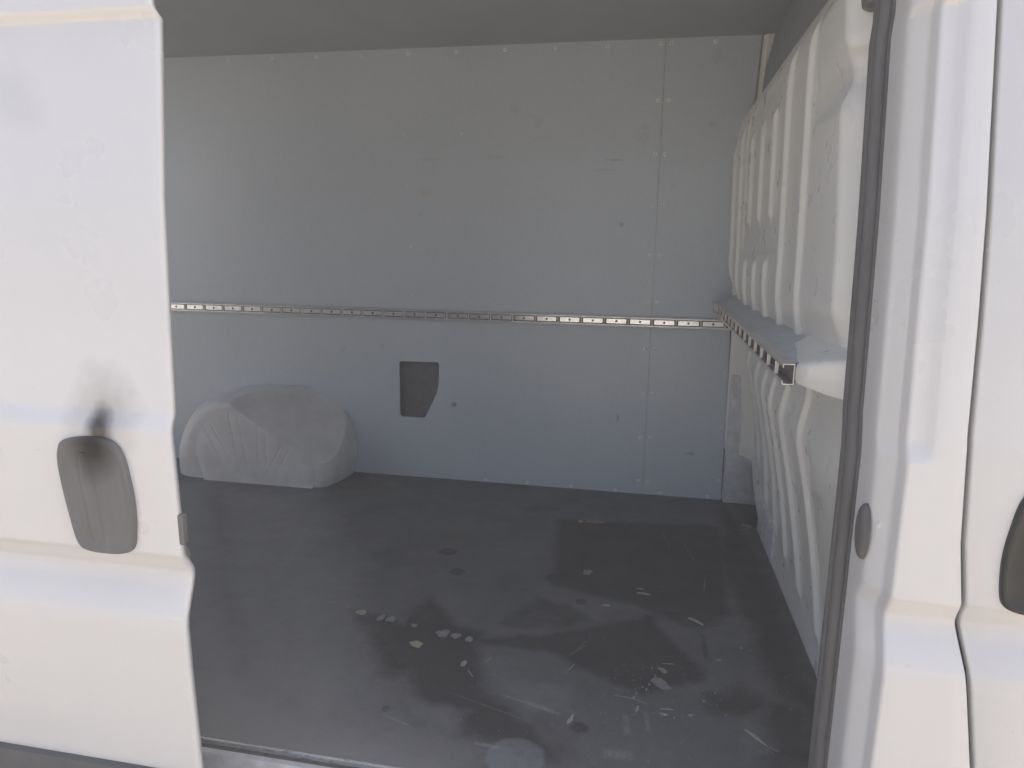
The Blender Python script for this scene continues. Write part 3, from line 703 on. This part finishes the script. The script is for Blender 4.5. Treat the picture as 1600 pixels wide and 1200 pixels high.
# ------------------------------------------------------------------ litter on the floor
def lm(name, c, var=.2, scale=150): return simple(name, c, .8, var=var, scale=scale)
L_PALE = lm("pale_flake", (.30, .29, .265)); L_BEIGE = lm("beige_scrap", (.42, .37, .28)); L_STRAW = lm("straw", (.36, .325, .26)); L_BROWN = lm("brown_leaf", (.30, .22, .14))
L_WHITE = lm("white_chip", (.38, .37, .345)); L_ORANGE = lm("orange_leaf", (.24, .13, .08)); L_GREY = lm("grey_clod", (.27, .265, .25), .35, 300)
def thing(o, label, cat, group=None):
    o["label"] = label; o["category"] = cat
    if group: o["group"] = group
    return o
def flake(name, x_, y_, rx, ry, ang, mat, n=13, jag=.25, thick=.0015, curl=.002, spikes=0):
    bm = bmesh.new(); top = []; bot = []
    cen = []
    for i in range(n):
        t = 2*math.pi*i/n; r_ = 1+random.uniform(-jag, jag)+.18*math.sin(2*t+ang*7)+.12*math.sin(3*t+x_*40)
        u, v = .84*rx*r_*math.cos(t), .84*ry*r_*math.sin(t)
        X_ = u*math.cos(ang)-v*math.sin(ang); Y_ = u*math.sin(ang)+v*math.cos(ang)
        h = random.uniform(.2, 1)*curl
        top.append(bm.verts.new((X_, Y_, .0008+thick+h))); bot.append(bm.verts.new((X_, Y_, .0006+h*.6)))
    ct = bm.verts.new((0, 0, .0008+thick*1.6)); cb = bm.verts.new((0, 0, .0004))
    for i in range(n):
        j = (i+1) % n
        bm.faces.new((top[i], top[j], ct)); bm.faces.new((bot[j], bot[i], cb)); bm.faces.new((bot[i], bot[j], top[j], top[i]))
    return from_bm(name, bm, mat, None, (x_, y_, 0))
def sliver(name, x_, y_, L, w, ang, mat, bend=.0):
    secs = []
    for t in np.linspace(-.5, .5, 7):
        ww = w*(1-abs(t)*1.2)+.0003
        cx, cy = L*t, bend*(1-4*t*t)
        ring = [(cx, cy-ww/2, .0005), (cx, cy+ww/2, .0005), (cx, cy+ww*.3, .0005+ww*.7), (cx, cy-ww*.3, .0005+ww*.7)]
        secs.append([(a_*math.cos(ang)-b_*math.sin(ang), a_*math.sin(ang)+b_*math.cos(ang), c_+.0012*(t+.5)) for a_, b_, c_ in ring])
    return from_bm(name, loft(secs, closed=True, caps=True), mat, None, (x_, y_, 0))
R = math.radians
thing(flake("dried_leaf", -.155, 2.655, .047, .020, R(2), L_BROWN, 19, .28, .001, .004), "ragged tan dried leaf lying long near the foot of the far wall", "leaf")
thing(flake("dried_leaf", -.215, 2.645, .014, .010, R(20), L_BEIGE, 9, .3), "small curled leaf bit just left of the ragged tan leaf", "leaf")
thing(flake("paint_flake", -.148, 2.194, .019, .022, 0, L_GREY, 14, .14), "round pale grey flake alone on the dark middle of the floor", "flake")
thing(flake("paint_flake", .080, 1.609, .030, .019, R(-30), L_GREY, 17, .16, .002), "largest pale grey flake, amid wood crumbs at right front", "flake")
thing(flake("paper_scrap", -.561, 1.650, .020, .021, R(25), L_BEIGE, 5, .28, .001), "three-cornered beige scrap below the row of grey clods", "scrap")
thing(flake("mud_clod", -.505, 1.716, .022, .017, R(-10), L_GREY, 17, .22, .004), "largest of three grey clods in a row on the wet stain", "clod")
thing(flake("mud_clod", -.467, 1.712, .016, .013, R(5), L_GREY, 15, .25, .004), "middle of three grey clods in a row on the wet stain", "clod")
thing(flake("mud_clod", -.427, 1.704, .014, .010, R(-20), L_PALE, 13, .35, .003), "rightmost and smallest of three grey clods on the wet stain", "clod")
thing(flake("paper_scrap", -.769, 1.779, .022, .014, R(-8), L_BEIGE, 9, .28), "beige scrap left of two touching grey-brown scraps", "scrap")
thing(flake("paper_scrap", -.702, 1.760, .015, .019, R(-20), L_GREY, 11, .25, .003), "left one of two touching grey-brown scraps", "scrap")
thing(flake("paper_scrap", -.672, 1.759, .017, .019, R(10), L_GREY, 7, .25, .003), "right one of two touching grey-brown scraps", "scrap")
thing(flake("paper_scrap", -.879, 1.813, .016, .008, 0, L_PALE, 9, .3), "faint pale scrap farthest left on the floor", "scrap")
thing(flake("paper_scrap", -.820, 1.799, .010, .006, 0, L_PALE, 8, .3), "tiny pale scrap between faint scrap and beige scrap at left", "scrap")
thing(flake("paint_flake", -.598, 1.742, .008, .010, .3, L_GREY, 9, .25), "small grey flake right of the touching scraps", "flake")
thing(flake("paint_flake", -.412, 1.590, .010, .017, R(-15), L_WHITE, 6, .3), "small pointed white flake beside a straw", "flake")
thing(sliver("straw", -.386, 1.553, .034, .0028, R(-55), L_WHITE), "short white straw just below the small pointed flake", "straw")
thing(sliver("straw", -.355, 1.620, .034, .0026, R(72), L_STRAW), "short straw right of the small pointed flake", "straw")
thing(sliver("wood_splinter", .184, 1.941, .052, .0085, R(-42), L_STRAW), "thick pale wood splinter lying on bare floor at right", "splinter")
thing(sliver("wood_splinter", .036, 2.081, .044, .0060, R(-6), L_WHITE), "lower of two white splinters on the dark middle floor", "splinter")
thing(sliver("wood_splinter", .024, 2.112, .030, .0040, R(-8), L_STRAW), "upper of two white splinters on the dark middle floor", "splinter")
thing(flake("paint_flake", -.075, 1.979, .016, .006, R(10), L_WHITE, 8, .45), "bent white chip below the two white splinters", "flake")
thing(sliver("wood_splinter", .100, 1.703, .030, .0025, R(4), L_STRAW), "thin straight splinter above the largest grey flake", "splinter")
thing(flake("paint_flake", .090, 1.668, .016, .010, R(-35), L_PALE, 11, .5), "crumbled grey flake between thin splinter and largest grey flake", "flake")
thing(sliver("wood_splinter", .092, 1.512, .030, .0034, R(3), L_WHITE), "bright straight splinter below the largest grey flake", "splinter")
thing(flake("paint_flake", .084, 1.490, .010, .004, R(-10), L_WHITE, 8, .4), "white chip just under the bright straight splinter", "flake")
thing(sliver("straw", .010, 1.530, .085, .0012, R(-14), L_STRAW, .006), "hair-thin straw left of the bright straight splinter", "straw")
fs = sliver("frayed_straw", .281, 1.452, .062, .0075, R(-52), L_STRAW)
thing(fs, "frayed straw tuft with spread end, at the lower right of the floor", "straw")
bm = bmesh.new()
for k in range(6):
    a_ = R(-52+random.uniform(-45, 45)); x0_, y0_ = .018+random.uniform(-.008, .004), -.026+random.uniform(-.006, .008); L_ = random.uniform(.018, .034)
    b_ = loft([[(x0_, y0_, .002), (x0_+.0012, y0_+.0012, .002), (x0_+.0006, y0_, .003)], [(x0_+L_*math.cos(a_), y0_+L_*math.sin(a_), .002+.004*random.random()), (x0_+L_*math.cos(a_)+.0008, y0_+L_*math.sin(a_)+.0008, .002), (x0_+L_*math.cos(a_), y0_+L_*math.sin(a_), .003)]], closed=True, caps=True)
    m_ = bpy.data.meshes.new("t"); b_.to_mesh(m_); b_.free(); bm.from_mesh(m_); bpy.data.meshes.remove(m_)
from_bm("fibre", bm, L_STRAW, fs, kind="stuff")
thing(sliver("straw", .229, 1.750, .022, .0040, R(20), L_PALE), "short pale straw right of the thin straight splinter", "straw")
thing(sliver("straw", -.145, 1.625, .050, .0040, R(70), L_PALE), "dull upright straw on the dark triangular stain", "straw")
thing(flake("wood_chip", -.122, 1.428, .006, .018, R(-15), L_WHITE, 9, .35), "upright cream wood chip among the pale scratches", "chip")
thing(sliver("straw", .118, 1.243, .050, .0030, R(-48), L_STRAW), "slanting straw right of the round pale spill", "straw")
thing(flake("dried_leaf", .426, 2.752, .026, .012, R(-20), L_PALE, 9, .35), "pale leaf against the foot of the bulkhead in the far corner", "leaf")
thing(flake("dried_leaf", .388, 2.698, .022, .012, R(0), L_ORANGE, 10, .25), "rust-brown leaf next to pale leaf in the far corner", "leaf")
thing(flake("dried_leaf", -.02, 2.70, .010, .008, R(0), L_BROWN, 9, .3), "tiny tan leaf bit right of the ragged tan leaf", "leaf")
thing(flake("wood_chip", .025, 1.497, .0045, .011, R(-10), L_STRAW, 8, .3), "upright straw-coloured chip left of the bright splinter", "chip")
for x_, y_ in ((.036, 1.585), (.052, 1.600), (.046, 1.578), (.022, 1.556), (.017, 1.540), (.108, 1.483), (.145, 1.500), (.060, 1.672), (.068, 1.640), (.180, 1.560), (.208, 1.600), (.225, 1.515), (.295, 1.82), (.415, 1.50)):
    thing(flake("crumb", x_, y_, random.uniform(.0025, .005), random.uniform(.002, .004), random.uniform(0, 3), random.choice([L_WHITE, L_STRAW, L_PALE]), 7, .35, .002), "tiny pale crumb scattered on the dark floor", "crumb", "tiny pale crumbs on the floor")
# uncountable dust grains
bm = bmesh.new()
for k in range(500):
    if k % 3 == 0: x_, y_ = random.gauss(.04, .10), random.gauss(1.56, .09)
    elif k % 3 == 1: x_, y_ = random.uniform(-.8, .42), random.uniform(1.21, 1.9)
    else: x_, y_ = random.uniform(-1.3, .44), random.uniform(1.3, 3.0)
    if not (1.205 < y_ < 3.03) or x_ > .44: continue
    r_ = random.uniform(.0006, .0017)
    v = [bm.verts.new((x_+r_*random.uniform(.6, 1.6)*math.cos(t), y_+r_*math.sin(t), .0006)) for t in (0, 1.6, 3.1, 4.7)]
    tp = bm.verts.new((x_, y_, .0006+r_))
    for i in range(4): bm.faces.new((v[i], v[(i+1) % 4], tp))
dg_ = from_bm("dust_grains", bm, L_PALE, kind="stuff")
dg_["label"] = "scattered pale dust grains over the dark load floor"; dg_["category"] = "dust"

# ------------------------------------------------------------------ milky haze volume added to imitate lens veil
bm = bmesh.new(); box(bm, -125, 125, -125, 125, -1.6, 2.25)
mh = bpy.data.materials.new("lens_veil_haze"); mh.use_nodes = True
nt = mh.node_tree; nt.nodes.clear(); ou = nt.nodes.new("ShaderNodeOutputMaterial"); pv = nt.nodes.new("ShaderNodeVolumePrincipled")
pv.inputs["Color"].default_value = (.95, .945, .935, 1); pv.inputs["Density"].default_value = .028
nt.links.new(pv.outputs[0], ou.inputs["Volume"])
from_bm("veil_haze", bm, mh, kind="stuff")
